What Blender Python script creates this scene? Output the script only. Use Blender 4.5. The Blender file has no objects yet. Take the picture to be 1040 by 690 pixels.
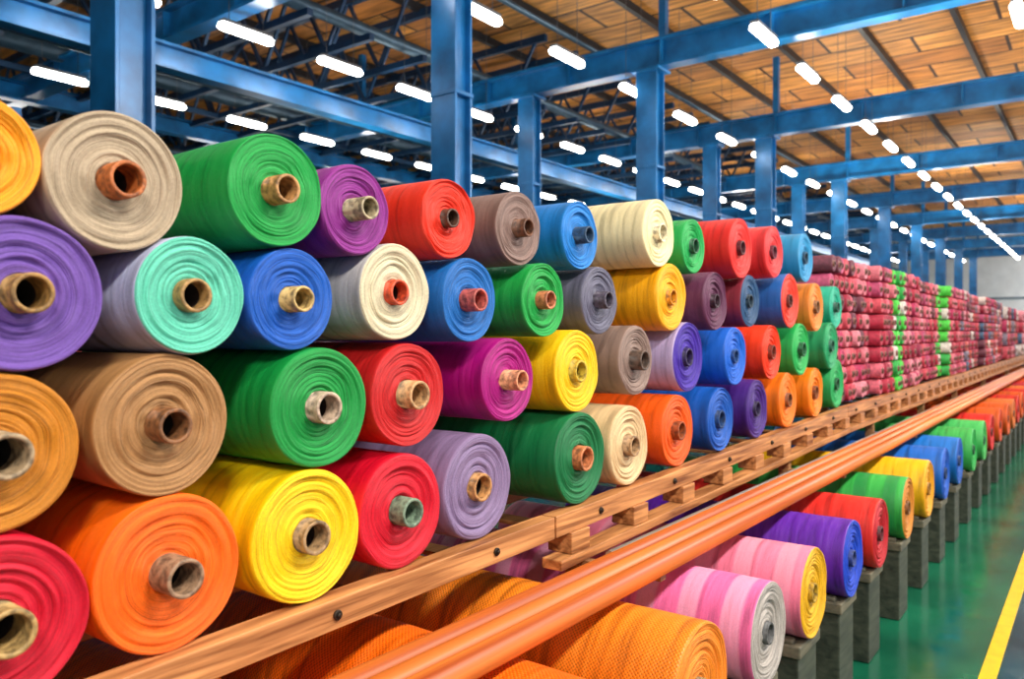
import bpy, math, random, colorsys
from mathutils import Vector, Matrix, noise
random.seed(7)
scene = bpy.context.scene
CAMZ = 1.65
F = 800.0; S = 0.6; C = 0.8
VPX, HY = 1120.0, 338.0

# ------------------------------------------------------------ helpers
def lin(h, sat=1.0):
    h = h.lstrip('#')
    v = [int(h[i:i+2], 16)/255 for i in (0, 2, 4)]
    if sat != 1.0:
        hh, ss, vv = colorsys.rgb_to_hsv(*v); v = colorsys.hsv_to_rgb(hh, min(1, ss*sat), vv)
    return tuple([(c/12.92 if c <= 0.04045 else ((c+0.055)/1.055)**2.4) for c in v] + [1.0])

def new_mat(name):
    m = bpy.data.materials.new(name); m.use_nodes = True
    nt = m.node_tree; b = nt.nodes['Principled BSDF']
    return m, nt, b

def N(nt, typ, **kw):
    n = nt.nodes.new(typ)
    for k, v in kw.items():
        setattr(n, k, v)
    return n

def mixcol(nt, fac, a, b, blend='MIX'):
    m = N(nt, 'ShaderNodeMix', data_type='RGBA', blend_type=blend)
    def put(sock, v):
        if isinstance(v, bpy.types.NodeSocket): nt.links.new(v, sock)
        else: sock.default_value = v
    put(m.inputs[0], fac); put(m.inputs[6], a); put(m.inputs[7], b)
    return m.outputs[2]

def ramp(nt, src, stops):
    r = N(nt, 'ShaderNodeValToRGB')
    el = r.color_ramp.elements
    while len(el) < len(stops): el.new(0.5)
    for e, (p, c) in zip(el, stops):
        e.position = p; e.color = c if len(c) == 4 else (*c, 1)
    nt.links.new(src, r.inputs[0])
    return r.outputs[0]

def g(v): return (v, v, v, 1)

def math_n(nt, op, a, b=None):
    m = N(nt, 'ShaderNodeMath', operation=op)
    for i, v in enumerate((a, b)):
        if v is None: continue
        if isinstance(v, bpy.types.NodeSocket): nt.links.new(v, m.inputs[i])
        else: m.inputs[i].default_value = v
    return m.outputs[0]

_fm = {}
def face_mat(col, contrast=1.0):
    key = ('f', col)
    if key in _fm: return _fm[key]
    m, nt, b = new_mat('fabric_end_'+col.strip('#'))
    tc = N(nt, 'ShaderNodeTexCoord')
    sep = N(nt, 'ShaderNodeSeparateXYZ'); nt.links.new(tc.outputs['Object'], sep.inputs[0])
    comb = N(nt, 'ShaderNodeCombineXYZ')
    nt.links.new(sep.outputs[1], comb.inputs[1]); nt.links.new(sep.outputs[2], comb.inputs[2])
    ln = N(nt, 'ShaderNodeVectorMath', operation='LENGTH'); nt.links.new(comb.outputs[0], ln.inputs[0])
    wob = N(nt, 'ShaderNodeTexNoise'); wob.inputs['Scale'].default_value = 8; wob.inputs['Detail'].default_value = 2
    nt.links.new(tc.outputs['Object'], wob.inputs['Vector'])
    rad = math_n(nt, 'ADD', ln.outputs['Value'], math_n(nt, 'MULTIPLY', wob.outputs[0], 0.016))
    v = N(nt, 'ShaderNodeCombineXYZ'); nt.links.new(math_n(nt, 'MULTIPLY', rad, 300.0), v.inputs[0])
    n1 = N(nt, 'ShaderNodeTexNoise'); n1.inputs['Scale'].default_value = 1.0; n1.inputs['Detail'].default_value = 4
    n1.inputs['Roughness'].default_value = 0.7
    nt.links.new(v.outputs[0], n1.inputs['Vector'])
    c = lin(col, 1.12)
    dark = tuple(x*0.2 for x in c[:3])+(1,)
    mid = tuple(x*0.68 for x in c[:3])+(1,)
    lite = tuple(min(1, x*1.18+0.012) for x in c[:3])+(1,)
    rc = ramp(nt, n1.outputs[0], [(0.33, dark), (0.40, mid), (0.49, c), (0.64, lite)])
    n2 = N(nt, 'ShaderNodeTexNoise'); n2.inputs['Scale'].default_value = 190; n2.inputs['Detail'].default_value = 3
    nt.links.new(tc.outputs['Object'], n2.inputs['Vector'])
    o = mixcol(nt, 0.28, rc, ramp(nt, n2.outputs[0], [(0.35, g(0.45)), (0.62, g(1.0))]), 'MULTIPLY')
    nt.links.new(o, b.inputs['Base Color'])
    b.inputs['Roughness'].default_value = 0.6
    bp = N(nt, 'ShaderNodeBump'); bp.inputs['Strength'].default_value = 0.9; bp.inputs['Distance'].default_value = 0.007
    nt.links.new(n1.outputs[0], bp.inputs['Height']); nt.links.new(bp.outputs[0], b.inputs['Normal'])
    _fm[key] = m
    return m

def body_mat(col, kind='plain', col2=None):
    key = ('b', col, kind, col2)
    if key in _fm: return _fm[key]
    m, nt, b = new_mat('fabric_wrap_'+col.strip('#')+'_'+kind)
    tc = N(nt, 'ShaderNodeTexCoord')
    c = lin(col, 1.12)
    mp = N(nt, 'ShaderNodeMapping'); nt.links.new(tc.outputs['Object'], mp.inputs[0])
    mp.inputs['Scale'].default_value = (34, 3, 3)
    n1 = N(nt, 'ShaderNodeTexNoise'); n1.inputs['Scale'].default_value = 1; n1.inputs['Detail'].default_value = 5
    nt.links.new(mp.outputs[0], n1.inputs['Vector'])
    dark = tuple(x*0.52 for x in c[:3])+(1,)
    lite = tuple(min(1, x*1.15+0.012) for x in c[:3])+(1,)
    col_s = ramp(nt, n1.outputs[0], [(0.3, dark), (0.48, c), (0.7, lite)])
    if kind == 'stripe':
        w = N(nt, 'ShaderNodeTexWave', bands_direction='X'); w.inputs['Scale'].default_value = 2.0
        w.inputs['Distortion'].default_value = 0.6
        nt.links.new(tc.outputs['Object'], w.inputs['Vector'])
        st = ramp(nt, w.outputs[0], [(0.5, g(0)), (0.7, g(0.85))])
        col_s = mixcol(nt, st, col_s, lin(col2))
    # weave: threads around the roll crossed with threads along it
    sep = N(nt, 'ShaderNodeSeparateXYZ'); nt.links.new(tc.outputs['Object'], sep.inputs[0])
    ang = math_n(nt, 'ARCTAN2', sep.outputs[1], sep.outputs[2])
    kx, ka = (520.0, 100.0) if kind == 'burlap' else (1500.0, 240.0)
    sx = math_n(nt, 'SINE', math_n(nt, 'MULTIPLY', sep.outputs[0], kx))
    sa = math_n(nt, 'SINE', math_n(nt, 'MULTIPLY', ang, ka))
    wv = math_n(nt, 'ADD', math_n(nt, 'MULTIPLY', math_n(nt, 'MULTIPLY', sx, sa), 0.5), 0.5)
    nf = N(nt, 'ShaderNodeTexNoise'); nf.inputs['Scale'].default_value = 150; nt.links.new(tc.outputs['Object'], nf.inputs['Vector'])
    wv = math_n(nt, 'ADD', math_n(nt, 'MULTIPLY', wv, 0.6), math_n(nt, 'MULTIPLY', nf.outputs[0], 0.5))
    out = mixcol(nt, 0.75 if kind == 'burlap' else 0.38, col_s,
                 ramp(nt, wv, [(0.25, g(0.35)), (0.62, g(1.0))]), 'MULTIPLY')
    nt.links.new(out, b.inputs['Base Color'])
    b.inputs['Roughness'].default_value = 0.46
    bp = N(nt, 'ShaderNodeBump'); bp.inputs['Strength'].default_value = 0.7
    bp.inputs['Distance'].default_value = 0.006
    h = math_n(nt, 'ADD', math_n(nt, 'MULTIPLY', wv, 0.5 if kind == 'burlap' else 0.15), n1.outputs[0])
    nt.links.new(h, bp.inputs['Height']); nt.links.new(bp.outputs[0], b.inputs['Normal'])
    _fm[key] = m
    return m

def core_mat(col):
    key = ('c', col)
    if key in _fm: return _fm[key]
    m, nt, b = new_mat('cardboard_core_'+col.strip('#'))
    tc = N(nt, 'ShaderNodeTexCoord')
    n = N(nt, 'ShaderNodeTexNoise'); n.inputs['Scale'].default_value = 60; n.inputs['Detail'].default_value = 6
    nt.links.new(tc.outputs['Object'], n.inputs['Vector'])
    c = lin(col)
    nt.links.new(ramp(nt, n.outputs[0], [(0.35, tuple(x*.3 for x in c[:3])), (0.58, c)]), b.inputs['Base Color'])
    b.inputs['Roughness'].default_value = 0.6
    bp = N(nt, 'ShaderNodeBump'); bp.inputs['Strength'].default_value = 0.8; bp.inputs['Distance'].default_value = 0.005
    nt.links.new(n.outputs[0], bp.inputs['Height']); nt.links.new(bp.outputs[0], b.inputs['Normal'])
    _fm[key] = m
    return m

def simple_mat(name, col, rough=0.5, metal=0.0, var=0.25, scale=6.0, stretch=(1, 1, 1), bump=0.0):
    m, nt, b = new_mat(name)
    tc = N(nt, 'ShaderNodeTexCoord')
    mp = N(nt, 'ShaderNodeMapping'); nt.links.new(tc.outputs['Object'], mp.inputs[0]); mp.inputs['Scale'].default_value = stretch
    n = N(nt, 'ShaderNodeTexNoise'); n.inputs['Scale'].default_value = scale; n.inputs['Detail'].default_value = 6
    nt.links.new(mp.outputs[0], n.inputs['Vector'])
    c = lin(col)
    nt.links.new(ramp(nt, n.outputs[0], [(0.3, tuple(x*(1-var) for x in c[:3])), (0.7, tuple(min(1, x*(1+var*.6)) for x in c[:3]))]), b.inputs['Base Color'])
    b.inputs['Roughness'].default_value = rough; b.inputs['Metallic'].default_value = metal
    if bump:
        bp = N(nt, 'ShaderNodeBump'); bp.inputs['Strength'].default_value = bump; bp.inputs['Distance'].default_value = 0.01
        nt.links.new(n.outputs[0], bp.inputs['Height']); nt.links.new(bp.outputs[0], b.inputs['Normal'])
    return m

def wood_mat(name, c1, c2, rough=0.5, sc=1.0, along=1.2):
    m, nt, b = new_mat(name)
    tc = N(nt, 'ShaderNodeTexCoord')
    mp = N(nt, 'ShaderNodeMapping'); nt.links.new(tc.outputs['Object'], mp.inputs[0]); mp.inputs['Scale'].default_value = (16*sc, along*sc, 26*sc)
    n = N(nt, 'ShaderNodeTexNoise'); n.inputs['Scale'].default_value = 2; n.inputs['Detail'].default_value = 8; n.inputs['Distortion'].default_value = 0.5
    nt.links.new(mp.outputs[0], n.inputs['Vector'])
    nt.links.new(ramp(nt, n.outputs[0], [(0.3, lin(c1)), (0.7, lin(c2))]), b.inputs['Base Color'])
    b.inputs['Roughness'].default_value = rough
    bp = N(nt, 'ShaderNodeBump'); bp.inputs['Strength'].default_value = 0.3; bp.inputs['Distance'].default_value = 0.004
    nt.links.new(n.outputs[0], bp.inputs['Height']); nt.links.new(bp.outputs[0], b.inputs['Normal'])
    return m

class MB:
    """mesh builder"""
    def __init__(s): s.v = []; s.f = []; s.m = []; s.sm = []
    def box(s, lo, hi, mat=0, M=None):
        x0, y0, z0 = lo; x1, y1, z1 = hi
        b = len(s.v)
        pts = [(x0,y0,z0),(x1,y0,z0),(x1,y1,z0),(x0,y1,z0),(x0,y0,z1),(x1,y0,z1),(x1,y1,z1),(x0,y1,z1)]
        if M is not None: pts = [tuple(M @ Vector(p)) for p in pts]
        s.v += pts
        for q in ((3,2,1,0),(4,5,6,7),(0,1,5,4),(1,2,6,5),(2,3,7,6),(3,0,4,7)):
            s.f.append(tuple(b+i for i in q)); s.m.append(mat); s.sm.append(False)
    def frame(s, p0, p1):
        p0 = Vector(p0); p1 = Vector(p1); d = p1-p0; L = d.length; d.normalize()
        up = Vector((0,0,1)) if abs(d.z) < 0.95 else Vector((1,0,0))
        x = d.cross(up).normalized(); z = x.cross(d).normalized()
        return Matrix(((x.x,d.x,z.x,p0.x),(x.y,d.y,z.y,p0.y),(x.z,d.z,z.z,p0.z),(0,0,0,1))), L
    def bar(s, p0, p1, w, h, mat=0):
        M, L = s.frame(p0, p1)
        s.box((-w/2,0,-h/2),(w/2,L,h/2),mat,M)
    def ibeam(s, p0, p1, w, h, tf=0.03, tw=0.03, mat=0):
        M, L = s.frame(p0, p1)
        s.box((-w/2,0,h/2-tf),(w/2,L,h/2),mat,M); s.box((-w/2,0,-h/2),(w/2,L,-h/2+tf),mat,M)
        s.box((-tw/2,0,-h/2+tf),(tw/2,L,h/2-tf),mat,M)
    def tube(s, p0, p1, r, mat=0, seg=16, caps=True):
        p0 = Vector(p0); p1 = Vector(p1); d = (p1-p0).normalized()
        up = Vector((0,0,1)) if abs(d.z) < 0.95 else Vector((1,0,0))
        x = d.cross(up).normalized(); z = x.cross(d).normalized()
        b = len(s.v)
        for p in (p0, p1):
            for i in range(seg):
                a = 2*math.pi*i/seg
                s.v.append(tuple(p + x*math.cos(a)*r + z*math.sin(a)*r))
        for i in range(seg):
            j = (i+1) % seg
            s.f.append((b+i, b+j, b+seg+j, b+seg+i)[::-1]); s.m.append(mat); s.sm.append(True)
        if caps:
            s.f.append(tuple(b+i for i in range(seg))); s.m.append(mat); s.sm.append(False)
            s.f.append(tuple(b+seg+i for i in range(seg))[::-1]); s.m.append(mat); s.sm.append(False)
    def obj(s, name, mats, parent=None, bevel=0, loc=(0,0,0)):
        me = bpy.data.meshes.new(name); me.from_pydata(s.v, [], s.f)
        for m in mats: me.materials.append(m)
        me.polygons.foreach_set('material_index', s.m); me.polygons.foreach_set('use_smooth', s.sm)
        me.update()
        o = bpy.data.objects.new(name, me); scene.collection.objects.link(o); o.location = loc
        if parent: o.parent = parent
        if bevel:
            md = o.modifiers.new('bevel', 'BEVEL'); md.width = bevel; md.segments = 2; md.limit_method = 'ANGLE'
        return o

# ------------------------------------------------------------ fabric roll
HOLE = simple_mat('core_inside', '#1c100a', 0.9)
def fabric_roll(x, y, z, R, face, body=None, core='#b98a5c', kind='plain', col2=None, L=1.05, prot=None, rc=None, seg=72, name='fabric_roll'):
    rnd = random.Random(int(y*1000)*31+int(z*1000))
    if prot is None:
        prot = rnd.choice([0.016, 0.028, 0.04, 0.055]) if y < 3 else rnd.choice([0.006, 0.012, 0.02])
    rc = rc or R*rnd.uniform(0.24, 0.29)
    seed = rnd.uniform(0, 100)
    rings = []
    rings.append((-L, rc*0.7, 1, 0)); rings.append((-L, R*0.985, 0, 0))
    nb = 20
    for i in range(nb+1):
        t = i/nb; rings.append((-L+0.01+(L-0.022)*t, R, 0, 1))
    rings.append((-0.008, R*0.998, 0, 1)); rings.append((-0.003, R*0.990, 1, 1)); rings.append((0.0, R*0.975, 1, 2))
    nf = 34
    off = 0
    for i in range(1, nf+1):
        t = i/nf; r = R*0.975*(1-t)+rc*1.02*t
        off = off*0.4+rnd.uniform(-1, 1)*0.0044
        dish = -0.012*math.sin(t*math.pi/2) if i < nf else -0.016
        rings.append((off+dish, r, 1, 2))
    rings.append((-0.016, rc, 2, 0)); rings.append((prot-0.002, rc, 2, 0)); rings.append((prot, rc*0.985, 2, 0))
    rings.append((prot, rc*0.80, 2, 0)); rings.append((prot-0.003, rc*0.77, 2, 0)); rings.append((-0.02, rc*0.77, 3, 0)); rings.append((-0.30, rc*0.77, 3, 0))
    V = []; Fc = []; mi = []
    for (px, r, _, jt) in rings:
        for k in range(seg):
            a = 2*math.pi*k/seg; ca, sa = math.cos(a), math.sin(a)
            rr, xx = r, px
            if jt >= 1:
                nn = noise.noise(Vector((px*2.2+seed, ca*0.9, sa*0.9)))
                n3 = noise.noise(Vector((px*11+seed, ca*1.5, sa*1.5)))
                rr = r*(1+0.020*nn+0.010*n3)
            if jt == 2:
                xx = px+0.005*noise.noise(Vector((r*60+seed, ca*1.6, sa*1.6)))
            V.append((xx, rr*ca, rr*sa))
    nr = len(rings)
    for i in range(nr-1):
        mt = rings[i][2]
        for k in range(seg):
            j = (k+1) % seg
            Fc.append((i*seg+k, i*seg+j, (i+1)*seg+j, (i+1)*seg+k)); mi.append(mt)
    Fc.append(tuple((nr-1)*seg+k for k in range(seg))); mi.append(3)
    me = bpy.data.meshes.new(name); me.from_pydata(V, [], Fc)
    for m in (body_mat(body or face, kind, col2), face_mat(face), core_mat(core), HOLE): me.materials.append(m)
    me.polygons.foreach_set('material_index', mi); me.polygons.foreach_set('use_smooth', [True]*len(Fc)); me.update()
    o = bpy.data.objects.new(name, me); scene.collection.objects.link(o)
    o.location = (x, y, z)
    o.rotation_euler = (rnd.uniform(0, 6.28), 0, 0)
    return o

# ------------------------------------------------------------ main stack, in the plane x=-A
A = 1.5
def solve(px, py, rp):
    za = 1000.0/(VPX-px); z = za*A; t = (za-0.6)/0.8*A
    return t, (HY-py)*z/F, rp*z/F

K1 = '#b98a5c'
rolls = [
 # row 4
 (-8,161,64,'#ffa004',None,K1),(112,185,73,'#b09e86',None,'#b4622a'),(285,199,58,'#149848',None,'#b98850'),(361,212,47,'#8c3088',None,'#a89878'),
 (456,222,41,'#e24024',None,'#5a3a2a'),(528,232,38,'#826a62',None,'#6a4028'),(592,239,35,'#1f80c6',None,'#2a4a6a'),(670,239,35,'#eedeb0',None,'#e8d8b0'),
 (707,250,28,'#1ea052',None,'#1a5a38'),(753,252,31,'#dc3630',None,'#5a2028'),(788,256,27,'#dc4244',None,'#6a2838'),(820,262,25,'#308cb8',None,'#25506a'),
 # row 3
 (22,305,81,'#7454a2',None,'#a07840'),(191,300,61,'#6cc8ae','#c4c8e2','#a8824c'),(300,302,53,'#1862b8',None,'#c8a868'),(404,297,50,'#d8ccae','#bcb8b8','#d8502a'),
 (477,305,43,'#206eb2',None,'#c05a50'),(550,305,38,'#209c4a',None,'#c87850'),(609,305,35,'#646274',None,'#504858'),(682,300,35,'#f8ac08',None,'#e09010'),
 (724,306,30,'#5c2c4a',None,'#3a2030'),(764,306,27,'#264c70','#8a3040','#203848'),(801,306,28,'#de4630','#2464a8','#703028'),(830,312,25,'#e48c40',None,'#8a5a30'),(850,313,22,'#2ca688',None,'#1a5a48'),
 # row 2
 (0,464,84,'#c88424',None,'#a08868'),(170,433,73,'#aa8054',None,'#8a5a34'),(324,418,62,'#149044',None,'#c0a890'),(418,401,53,'#c6282a',None,'#c89a68'),
 (516,386,43,'#a8127c',None,'#d89068'),(586,380,42,'#fcc404',None,'#c8a830'),(647,366,36,'#8c766c',None,'#5a463a'),(699,363,36,'#482a98','#b8a8cc','#2a1a50'),
 (749,362,30,'#186aca',None,'#164a8a'),(786,358,28,'#ee481a',None,'#8a3018'),(815,355,27,'#2ca656',None,'#186038'),(844,352,24,'#229460',None,'#186048'),
 # row 1
 (3,645,92,'#d01238',None,'#b09058'),(172,587,81,'#ff6c02',None,'#98785c'),(320,546,68,'#ffd004',None,'#a8865c'),(405,513,59,'#d61638',None,'#7a9078'),
 (488,490,54,'#8a7698',None,'#c08850'),(588,465,47,'#0a7040',None,'#c87848'),(638,454,41,'#e0c296',None,'#b08a60'),(690,435,37,'#ee6412',None,'#9a4818'),
 (732,427,33,'#165eb2',None,'#143c70'),(769,415,30,'#462078',None,'#2a1848'),(799,404,28,'#f2821a',None,'#8a4818'),(828,398,25,'#f48a1a',None,'#8a4818'),(851,390,25,'#26a05a',None,'#186038'),
]
pts = []
for i, (px, py, rp, f, b, c) in enumerate(rolls):
    t, h, r = solve(px, py, rp)
    row = 4 if i < 12 else 3 if i < 25 else 2 if i < 37 else 1
    pts.append([t, h, r*0.985, row, f, b, c, t, h])
# neighbours continuing out of frame, towards the near end of the rack
for t, h, r, row, f in ((0.14,-0.48,0.17,1,'#2a7ab8'),(-0.24,-0.48,0.17,1,'#e0c020'),(0.2,-0.13,0.165,2,'#2ea058'),(-0.16,-0.14,0.165,2,'#b03a6a'),
                        (0.22,0.20,0.155,3,'#e07030'),(0.12,0.53,0.12,4,'#308ac0')):
    pts.append([t, h, r, row, f, None, K1, t, h])
def shelf_h(t):
    t = max(-0.6, min(t, 6.0)); return -0.655+0.022*(t-0.6)
for it in range(500):
    pull = 0.04 if it < 300 else 0.0
    for i in range(len(pts)):
        a = pts[i]
        for j in range(i+1, len(pts)):
            b = pts[j]
            dx, dy = b[0]-a[0], b[1]-a[1]; d = math.hypot(dx, dy); m = a[2]+b[2]+0.003
            if d < m and d > 1e-5:
                k = (m-d)/2/d
                a[0] -= dx*k; a[1] -= dy*k; b[0] += dx*k; b[1] += dy*k
        a[0] += (a[7]-a[0])*pull; a[1] += (a[8]-a[1])*pull
    for a in pts:
        if a[3] == 1: a[1] = shelf_h(a[0])+a[2]+0.004
for p in pts:
    fabric_roll(-A+random.uniform(-0.012, 0.012), p[0], CAMZ+p[1], p[2], p[4], p[5], p[6])

# ------------------------------------------------------------ distant mass of small bolts (one object)
cols = ['#a8203a','#c04452','#941834','#cc5c6c','#ac2852','#8c2040','#cc6c78','#642c3c','#bc4430','#ac4064','#786e7e','#445e7c','#48bc3c','#289c40','#ccc0b8','#d07c88']
bm_ = MB()
t = 6.02
R0 = 0.0695
seg = 16
def small_roll(y, z, r, m, x0):
    b = len(bm_.v)
    prof = [(-0.9, r), (-0.008, r), (0, r*0.9), (-0.006, r*0.62), (-0.01, r*0.38), (0.006, r*0.36), (0.006, r*0.26), (-0.05, r*0.24)]
    for (px, rr) in prof:
        for k in range(seg):
            a = 2*math.pi*k/seg
            bm_.v.append((x0+px, y+rr*math.cos(a), z+rr*math.sin(a)))
    for i in range(len(prof)-1):
        for k in range(seg):
            j = (k+1) % seg
            mm = len(cols) if i >= 6 else (len(cols)+1 if i in (4, 5) else m)
            bm_.f.append((b+i*seg+k, b+i*seg+j, b+(i+1)*seg+j, b+(i+1)*seg+k)); bm_.m.append(mm); bm_.sm.append(True)
while t < 42:
    sc = 1.0 if t < 18 else 1.9
    r = R0*sc
    rows = int(1.12/(2*r)+0.3)
    green = 7.75 < t < 8.2 or 10.6 < t < 10.95
    for k in range(rows):
        if green: m = random.choice([12, 13, 12, 14])
        elif t < 12: m = random.choice([0,0,1,1,2,3,4,5,6,7,9,15,15,3])
        else: m = random.choice([0,1,2,4,7,8,9,10,11,14,15,5])
        small_roll(t+(random.uniform(-.004, .004)), CAMZ-0.535+r+k*2*r*1.0, r*random.uniform(0.9, 0.985), m, -A+random.uniform(-0.02, 0.02)+(-0.08 if int(t*0.55) % 2 else 0))
    t += 2*r*1.01
def bolt_mat(col):
    return simple_mat('bolt_fabric_'+col.strip('#'), col, 0.7, 0, 0.35, 40)
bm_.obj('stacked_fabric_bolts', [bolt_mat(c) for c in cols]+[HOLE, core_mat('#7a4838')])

# ------------------------------------------------------------ lower tier of rolls on blocks
BL = CAMZ-1.02
spec = []
for (tt, r, c, k) in [(-0.35,.19,'#f07c20','burlap'),(0.1,.19,'#ff8828','burlap'),(0.55,.19,'#fa7c1c','burlap'),(1.02,.195,'#ff9030','burlap'),(1.55,.20,'#fa7a1c','burlap'),(2.1,.195,'#fa9430','burlap')]:
    spec.append((tt, r, c, c, k, None, '#8a6a40'))
spec += [(2.66,.172,'#b0a8a0','#ee7cb0','stripe','#f0a4c4','#5a5a5a'),(3.18,.174,'#e8b00c','#f08aa4','stripe','#f09cb2','#b89020'),(3.77,.172,'#2450c4','#662ca4','plain',None,'#304080'),
 (4.32,.172,'#bc1c2c','#e23c32','plain',None,'#601820'),(5.05,.178,'#d48c38','#3cac50','stripe','#208c42','#805020'),(5.75,.185,'#eca410','#f8bc14','plain',None,'#a07010'),
 (6.45,.185,'#2060bc','#2070c6','plain',None,'#183868'),(7.15,.185,'#2060b4','#227cca','plain',None,'#183868'),(7.9,.185,'#2ca44c','#48b25c','plain',None,'#186038'),(8.65,.185,'#48ac56','#50ba66','plain',None,'#186038'),
 (9.4,.185,'#c82c28','#d4342c','plain',None,'#601818'),(10.2,.185,'#d4501c','#dc6626','plain',None,'#602810')]
tt = 10.95
while tt < 24:
    c = random.choice(['#d86424','#d03828','#d08430','#b82c44','#d87c40'])
    spec.append((tt, .185, c, c, 'plain', None, '#603018')); tt += 0.75
blockwood = wood_mat('dark_green_trestle_paint', '#20281f', '#464a3c', 0.6, 0.6, 4)
blockcap = wood_mat('trestle_cap_wood', '#45453a', '#746c56', 0.6, 0.6, 4)
for (tt, r, f, b, k, c2, cc) in spec:
    xf = -0.90+random.uniform(-.01, .01)
    fabric_roll(xf, tt, BL, r, f, b, cc, kind=k, col2=c2, L=1.45, prot=0.004, rc=r*0.22)
    mb = MB(); zt = BL-r*1.015
    w = 0.12
    for xx in (-1.10, -2.2):
        mb.box((xx, tt-w, 0), (xx+0.17, tt+w, zt-0.05), 0)
        mb.box((xx-0.012, tt-w-0.015, zt-0.05), (xx+0.182, tt+w+0.015, zt-0.001), 1)
        for s in (-1, 1):
            mb.box((xx+0.02, tt+s*0.105-0.018, zt-0.002), (xx+0.15, tt+s*0.105+0.018, zt+0.018), 1)
    mb.box((-2.06, tt-0.04, 0.06), (-1.08, tt+0.04, 0.12), 0)
    mb.obj('wooden_roll_trestle', [blockwood, blockcap], bevel=0.006)

# ------------------------------------------------------------ timber shelf
beamwood = wood_mat('shelf_beam_wood', '#6c3a1a', '#d8965c', 0.42)
deckwood = wood_mat('shelf_deck_wood', '#6a3f22', '#a87848', 0.6)
steel = simple_mat('brushed_steel', '#b8b4ac', 0.35, 0.7, 0.2, 8, (8, .5, 8))
boltm = simple_mat('dark_bolt_steel', '#403830', 0.4, 0.8)
mb = MB()
segs = [(-0.9, 2.2), (2.21, 6.0), (6.01, 12.0), (12.01, 20.0), (20.01, 30.0), (30.01, 43)]
def sh(t): return CAMZ+shelf_h(t)
BH = 0.074
for a, b in segs:
    mb.bar((-A+0.00, a, sh(a)-BH/2), (-A+0.00, b, sh(b)-BH/2), 0.06, BH, 0)
    mb.bar((-A-0.45, a, sh(a)-BH/2), (-A-0.45, b, sh(b)-BH/2), 0.10, BH, 1)
    mb.bar((-A-0.95, a, sh(a)-BH/2), (-A-0.95, b, sh(b)-BH/2), 0.10, BH, 1)
    if a > 2:
        mb.bar((-A+0.01, a, sh(a)-0.165), (-A+0.01, b, sh(b)-0.165), 0.08, 0.035, 0)
t = -0.8
while t < 24:
    z = sh(t)
    mb.box((-A-1.0, t-0.04, z-BH-0.016), (-A-0.04, t+0.04, z-BH), 1)
    if t > 2.3:
        mb.box((-A-0.06, t-0.06, z-0.147), (-A+0.04, t+0.06, z-BH), 0)
    t += 0.45
t = -0.6
while t < 24:
    z = sh(t)-BH/2
    mb.tube((-A+0.029, t, z), (-A+0.037, t, z), 0.013, 2, 12)
    mb.tube((-A+0.036, t, z), (-A+0.043, t, z), 0.007, 2, 6)
    t += 0.62
for t in (-0.13, 2.38, 4.68, 6.8, 9.02, 11.3, 14.3, 18.1, 22.6):
    mb.box((-A-0.03, t-0.025, 0), (-A+0.03, t+0.025, sh(t)-BH), 1)
    mb.box((-A-0.98, t-0.025, 0), (-A-0.92, t+0.025, sh(t)-BH), 1)
    mb.box((-A+0.03, t-0.02, CAMZ-0.82), (-1.16, t+0.02, CAMZ-0.7985), 1)
mb.obj('timber_roll_rack', [beamwood, deckwood, boltm], bevel=0.003)

polem = wood_mat('orange_varnished_pole', '#a8460f', '#ea843a', 0.42, 0.5, 0.35)
for (x, z, r) in ((-1.300, CAMZ-0.764, 0.033), (-1.232, CAMZ-0.764, 0.034), (-1.162, CAMZ-0.762, 0.035)):
    mb = MB(); mb.tube((x, -0.9, z), (x, 26, z), r, 0, 28); mb.obj('long_wooden_pole', [polem])
mb = MB()
mb.tube((-1.375, 2.4, CAMZ-0.778), (-1.375, 26, CAMZ-0.778), 0.018, 0, 14)
mb.obj('steel_guide_rail', [steel])

# ------------------------------------------------------------ building shell
XL, XR, Y0, Y1, ZR = -24.0, 6.0, -6.0, 46.0, CAMZ+5.2
SILL = 0.25  # kept low so sky light reaches the lower rolls
def floor_mat(name, c1, c2):
    m, nt, b = new_mat(name)
    tc = N(nt, 'ShaderNodeTexCoord'); n = N(nt, 'ShaderNodeTexNoise'); n.inputs['Scale'].default_value = 1.6; n.inputs['Detail'].default_value = 6
    nt.links.new(tc.outputs['Object'], n.inputs['Vector'])
    nt.links.new(ramp(nt, n.outputs[0], [(0.35, lin(c1)), (0.65, lin(c2))]), b.inputs['Base Color'])
    n2 = N(nt, 'ShaderNodeTexNoise'); n2.inputs['Scale'].default_value = 9; nt.links.new(tc.outputs['Object'], n2.inputs['Vector'])
    nt.links.new(ramp(nt, n2.outputs[0], [(0.3, g(0.12)), (0.7, g(0.24))]), b.inputs['Roughness'])
    return m
mb = MB(); mb.box((XL, Y0, -0.1), (XR, Y1, 0)); mb.obj('floor', [floor_mat('green_epoxy', '#064a34', '#106648')])
mb = MB(); mb.box((-0.40, Y0, 0.0), (XR-0.01, Y1, 0.003)); mb.obj('floor_walkway', [floor_mat('teal_epoxy', '#0c3440', '#184854')])
mb = MB(); mb.box((-0.475, Y0, 0.0), (-0.405, Y1, 0.005)); mb.obj('floor_line_marking', [simple_mat('yellow_line_paint', '#f0b808', 0.35, 0, .15, 12)])

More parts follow.
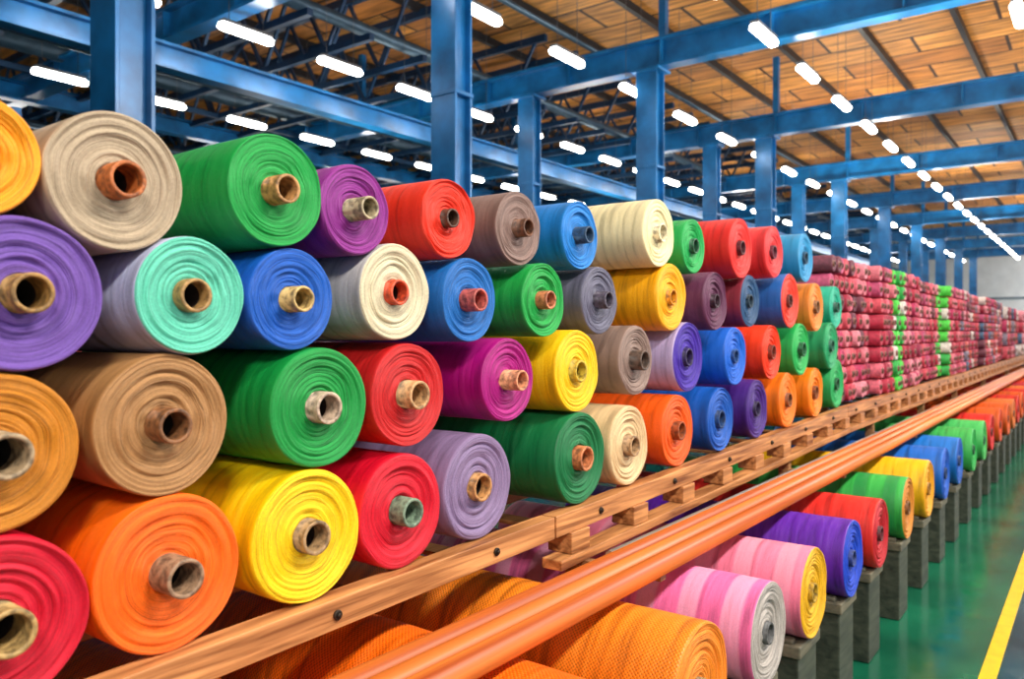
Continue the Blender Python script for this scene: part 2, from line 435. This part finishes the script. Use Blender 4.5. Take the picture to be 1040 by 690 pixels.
wallm = simple_mat('painted_wall', '#e2e6e6', 0.7, 0, .12, 2)
wallb = simple_mat('teal_wall', '#2c4a5c', 0.7, 0, .3, 1.5)
mb = MB(); mb.box((XL-0.2, Y0, 0), (XL, Y1, ZR)); mb.obj('wall_left', [wallb])
mb = MB(); mb.box((XL, Y1, 0), (XR, Y1+0.2, ZR)); mb.obj('wall_far', [wallm])
mb = MB(); mb.box((XL, Y0-0.2, 0), (XR, Y0, ZR)); mb.obj('wall_back', [wallm])
mb = MB(); mb.box((XR, Y0, 0), (XR+0.2, Y1, SILL)); mb.box((XR, Y0, 5.9), (XR+0.2, Y1, ZR))
y = Y0
while y <= Y1:
    mb.box((XR, y, SILL), (XR+0.2, min(y+0.35, Y1), 5.9)); y += 4.7
mb.obj('wall_right', [wallm])
frame = simple_mat('window_frame_blue', '#2a6aa0', 0.4)
y = Y0+0.35; k = 1  # unseen openings added to let sky light onto the roll faces
while y+4.35 < Y1:
    mb = MB()
    for i in range(4): mb.box((XR+0.06, y+i*4.3/3, SILL), (XR+0.12, y+i*4.3/3+0.05, 5.9))
    for zz in (SILL, 2.1, 4.0, 5.85): mb.box((XR+0.07, y, zz), (XR+0.11, y+4.35, zz+0.05))
    mb.obj('window_%d' % k, [frame]); k += 1; y += 4.7
mb = MB(); mb.box((XL, Y1-0.06, 3.3), (XR, Y1-0.001, 3.42)); mb.box((XL, Y1-0.06, 0.0), (XR, Y1-0.001, 1.4)); mb.obj('trim_1', [simple_mat('trim_grey', '#7c8a92', 0.6)])

def roof_mat():
    m, nt, b = new_mat('roof_boards')
    tc = N(nt, 'ShaderNodeTexCoord')
    br = N(nt, 'ShaderNodeTexBrick'); nt.links.new(tc.outputs['Object'], br.inputs['Vector'])
    br.inputs['Scale'].default_value = 1.0; br.inputs['Brick Width'].default_value = 2.7; br.inputs['Row Height'].default_value = 0.9
    br.inputs['Mortar Size'].default_value = 0.03
    br.inputs['Color1'].default_value = lin('#f0a850'); br.inputs['Color2'].default_value = lin('#b87432'); br.inputs['Mortar'].default_value = lin('#3a2010')
    mp = N(nt, 'ShaderNodeMapping'); nt.links.new(tc.outputs['Object'], mp.inputs[0]); mp.inputs['Scale'].default_value = (0.6, 5, 1)
    n = N(nt, 'ShaderNodeTexNoise'); n.inputs['Scale'].default_value = 2; n.inputs['Detail'].default_value = 7
    nt.links.new(mp.outputs[0], n.inputs['Vector'])
    o = mixcol(nt, 0.9, br.outputs[0], ramp(nt, n.outputs[0], [(0.34, g(0.22)), (0.62, g(1.0))]), 'MULTIPLY')
    nt.links.new(o, b.inputs['Base Color']); b.inputs['Roughness'].default_value = 0.6
    return m
mb = MB(); mb.box((XL, Y0, ZR), (XR+0.2, Y1, ZR+0.15)); mb.obj('ceiling', [roof_mat()])

blue = simple_mat('blue_steel_paint', '#146aa8', 0.30, 0.1, .5, 3)
blued = simple_mat('dark_blue_steel', '#12385c', 0.45, 0.2, .3, 4)
darks = simple_mat('dark_truss_steel', '#24262c', 0.5, 0.4, .3, 4)

ts = [0.9, 5.3, 9.85, 14.5, 19.6, 24.5, 29.3, 34.1, 38.9, 43.7]
HB = CAMZ+3.62
mb = MB()
for tq in ts:
    mb.ibeam((XL+.02, tq, HB+0.20), (XR-.02, tq, HB+0.20), 0.22, 0.40, 0.04, 0.03, 0)
    for i in range(20):
        xx = XL+1.2+i*1.5
        mb.box((xx-0.012, tq-0.10, HB+0.04), (xx+0.012, tq+0.10, HB+0.36))
        if i % 4 == 0:
            mb.box((xx-0.05, tq-0.05, HB+0.40), (xx+0.05, tq+0.05, ZR-0.14), 0)
mb.obj('blue_roof_girders', [blue])
mb = MB()
for xx, zz, w, d in ((-8.7, CAMZ+3.2, 0.2, 0.30), (-13.5, CAMZ+3.75, 0.2, 0.30)):
    mb.ibeam((xx, Y0+.05, zz), (xx, Y1-.05, zz), w, d, 0.035, 0.03, 0)
mb.obj('blue_longitudinal_girders', [blue])

def column(x, y, w, name='blue_steel_column'):
    mb = MB(); H = HB-0.002
    f = w
    mb.box((x-f/2, y-f*.4, 0.03), (x+f/2, y-f*.4+0.03, H)); mb.box((x-f/2, y+f*.4-0.03, 0.03), (x+f/2, y+f*.4, H))
    mb.box((x-f*0.30, y-f*.4+0.03, 0.03), (x-f*0.30+0.025, y+f*.4-0.03, H)); mb.box((x+f*0.30-0.025, y-f*.4+0.03, 0.03), (x+f*0.30, y+f*.4-0.03, H))
    mb.box((x-f*.8, y-f*.8, 0.001), (x+f*.8, y+f*.8, 0.03))
    for zz in (2.2, 3.9):
        mb.box((x-f/2-0.01, y-f*.4-0.01, zz), (x+f/2+0.01, y+f*.4+0.01, zz+0.04))
    mb.box((x-f*.7, y-f*.6, H-0.04), (x+f*.7, y+f*.6, H))
    mb.obj(name, [blue], bevel=0.006)
column(-5.0, 2.53, 0.325)
for i, tq in enumerate([5.70]+ts[2:]):
    column(-5.0, tq, 0.31)
for i, tq in enumerate(ts[2:]):
    column([-7.05, -6.05, -5.95][min(i, 2)]-(0 if i < 3 else 0.35), tq, 0.28)
for i, tq in enumerate(ts[1:]): column(-15.5, tq, 0.3)

mb = MB()
x = XL+0.5
while x < XR:
    mb.box((x-0.04, Y0, ZR-0.13), (x+0.04, Y1, ZR-0.001), 0); x += 1.35
mb.obj('roof_purlins', [darks])
mb = MB()
y = 3.1
while y < 44:
    if min(abs(y-q) for q in ts) > 0.4:
        zb, zt = CAMZ+3.85, ZR-0.16
        mb.bar((XL+.1, y, zb), (-7.6, y, zb), 0.08, 0.09, 0); mb.bar((XL+.1, y, zt), (-7.6, y, zt), 0.09, 0.12, 0)
        x = XL+.1; up = True
        while x < -8.1:
            a, b = (zb, zt) if up else (zt, zb)
            mb.bar((x, y, a), (x+0.7, y, b), 0.045, 0.045, 0); up = not up; x += 0.7
    y += 1.0
for xx in (-10.8, -12.6, -17, -20.5):
    zb, zt = CAMZ+3.85, ZR-0.2
    mb.bar((xx, Y0+.1, zb), (xx, Y1-.1, zb), 0.08, 0.08, 0)
    y = Y0+.1; up = True
    while y < 44:
        a, b = (zb, zt) if up else (zt, zb)
        mb.bar((xx, y, a), (xx, y+0.8, b), 0.04, 0.04, 0); up = not up; y += 0.8
mb.obj('lattice_roof_trusses', [blued])
mb = MB()
for xx, zz, r in ((-8.1, CAMZ+4.15, .09), (-9.9, CAMZ+3.55, .05), (-10.2, CAMZ+3.55, .05), (-12.2, CAMZ+4.1, .14), (-15, CAMZ+3.65, .07), (-6.2, CAMZ+4.3, .04), (-18, CAMZ+4.1, .12)):
    mb.tube((xx, Y0+.05, zz), (xx, Y1-.05, zz), r, 0, 12)
mb.obj('overhead_service_pipes', [simple_mat('pipe_paint', '#3c5468', 0.4, 0.4)])

# ------------------------------------------------------------ ceiling lights, then added fill lights
em, nt, b = new_mat('tube_light_glow')
b.inputs['Base Color'].default_value = (1, 1, 1, 1)
b.inputs['Emission Color'].default_value = (1.0, 0.965, 0.89, 1); b.inputs['Emission Strength'].default_value = 28
housing = simple_mat('light_housing', '#5a5e64', 0.4, 0.3)
mb = MB(); HL = CAMZ+3.4
def lamp(x, y, L=0.64):
    mb.box((x-0.05, y-L/2, HL+0.045), (x+0.05, y+L/2, HL+0.08), 1)
    seg = 14; prof = [(-L/2-0.03, 0.02), (-L/2-0.02, 0.043), (-L/2+0.01, 0.056), (L/2-0.01, 0.056), (L/2+0.02, 0.043), (L/2+0.03, 0.02)]
    bb = len(mb.v)
    for (py, r) in prof:
        for k in range(seg):
            a = 2*math.pi*k/seg; mb.v.append((x+r*1.1*math.cos(a), y+py, HL+r*0.8*math.sin(a)))
    for i in range(len(prof)-1):
        for k in range(seg):
            j = (k+1) % seg
            mb.f.append((bb+i*seg+k, bb+(i+1)*seg+k, bb+(i+1)*seg+j, bb+i*seg+j)); mb.m.append(0); mb.sm.append(True)
    mb.f.append(tuple(bb+k for k in range(seg))); mb.m.append(0); mb.sm.append(False)
    mb.f.append(tuple(bb+5*seg+k for k in range(seg))[::-1]); mb.m.append(0); mb.sm.append(False)
    for s in (-1, 1):
        mb.bar((x, y+s*L*0.35, HL+0.08), (x, y+s*L*0.35, ZR-0.13), 0.006, 0.006, 1)
rows = [(3.1, 3.9, 1.68, 43), (5.3, 3.05, 1.72, 43), (7.8, 2.6, 1.38, 43), (11.1, 3.35, 1.43, 43), (15.2, 4.0, 1.8, 40), (0.72, 3.6, 3.2, 43), (-2.6, 0.3, 3.2, 40)]
for a, t0, dt, tm in rows:
    y = t0
    while y < tm:
        lamp(-a, y)
        y += dt
mb.obj('ceiling_tube_lights', [em, housing])

def area(name, loc, rot, sx, sy, power, col=(1, .95, .87)):
    l = bpy.data.lights.new(name, 'AREA'); l.shape = 'RECTANGLE'; l.size = sx; l.size_y = sy; l.energy = power; l.color = col
    o = bpy.data.objects.new(name, l); scene.collection.objects.link(o); o.location = loc; o.rotation_euler = rot
    return o
for i, y in enumerate((-2.0, 1.6, 5.2, 9.5, 15, 22, 32)):
    area('aisle_fill_light', (2.0, y, HB-0.35), (0, math.radians(38), 0), 0.4, 1.2, 255 if y < 8 else 240)  # added key light without a fixture, tilted towards the roll faces
for x, y, p in ((-9, 8, 70), (-9, 15, 100), (-4, 18, 180), (-2.0, 9.5, 190), (-9, 24, 130), (-3, 28, 200), (0.5, 14, 190), (-1, 36, 240), (-14, 10, 60)):
    area('roof_fill_light', (x, y, 3.7), (math.pi, 0, 0), 1.2, 1.2, p, (1, .88, .7))  # added upward fill without a fixture, brightens the roof boards
area('far_wall_fill_light', (1.5, 42.0, 4.6), (math.radians(62), 0, 0), 3, 1, 350, (1, 1, 1))  # added fill without a fixture, brightens the end wall

# ------------------------------------------------------------ storage racks beyond the columns
rackc = [simple_mat('crate_'+c.strip('#'), c, 0.6) for c in ('#1f6aa8', '#2a9aa0', '#b83a3a', '#c89038', '#c8c8c0', '#6a4a8a', '#1c3c58')]
mb = MB()
y = 1.0
HR = 3.7
while y < 40:
    for xx in (-9.9, -8.9):
        mb.box((xx-0.04, y-0.04, 0), (xx+0.04, y+0.04, HR+0.25), 0)
    y += 2.4
for z in (0.3, 1.2, 2.1, 3.0, HR-0.05):
    for xx in (-9.9, -8.9): mb.box((xx-0.03, 1.0, z-0.05), (xx+0.03, 39.4, z+0.03), 0)
    mb.box((-9.87, 1.0, z), (-8.93, 39.4, z+0.03), 7)
    yy = 1.2
    if z < HR-0.1:
        while yy < 38.5:
            w = random.uniform(0.35, 0.8); h = random.uniform(0.3, 0.7)
            mb.box((-9.8, yy, z+0.03), (-8.98, yy+w, z+0.03+h), random.randrange(7)); yy += w+0.08
mb.obj('storage_rack_with_crates', rackc+[deckwood])

# ------------------------------------------------------------ world, camera
w = bpy.data.worlds.new('sky'); scene.world = w; w.use_nodes = True
bg = w.node_tree.nodes['Background']; bg.inputs[0].default_value = (0.92, 0.95, 1.0, 1); bg.inputs[1].default_value = 1.3

cam = bpy.data.cameras.new('camera'); co = bpy.data.objects.new('camera', cam); scene.collection.objects.link(co)
co.location = (0, 0, CAMZ); co.rotation_euler = (math.pi/2, 0, math.atan2(0.6, 0.8))
cam.sensor_width = 36; cam.lens = 800/1040*36; cam.shift_y = -7/1040; cam.clip_end = 200
cam.dof.use_dof = True; cam.dof.focus_distance = 2.4; cam.dof.aperture_fstop = 3.2
scene.camera = co
try:
    scene.view_settings.view_transform = 'Standard'
    scene.view_settings.look = 'None'
    scene.view_settings.exposure = 0.0
except Exception as e:
    print(e)
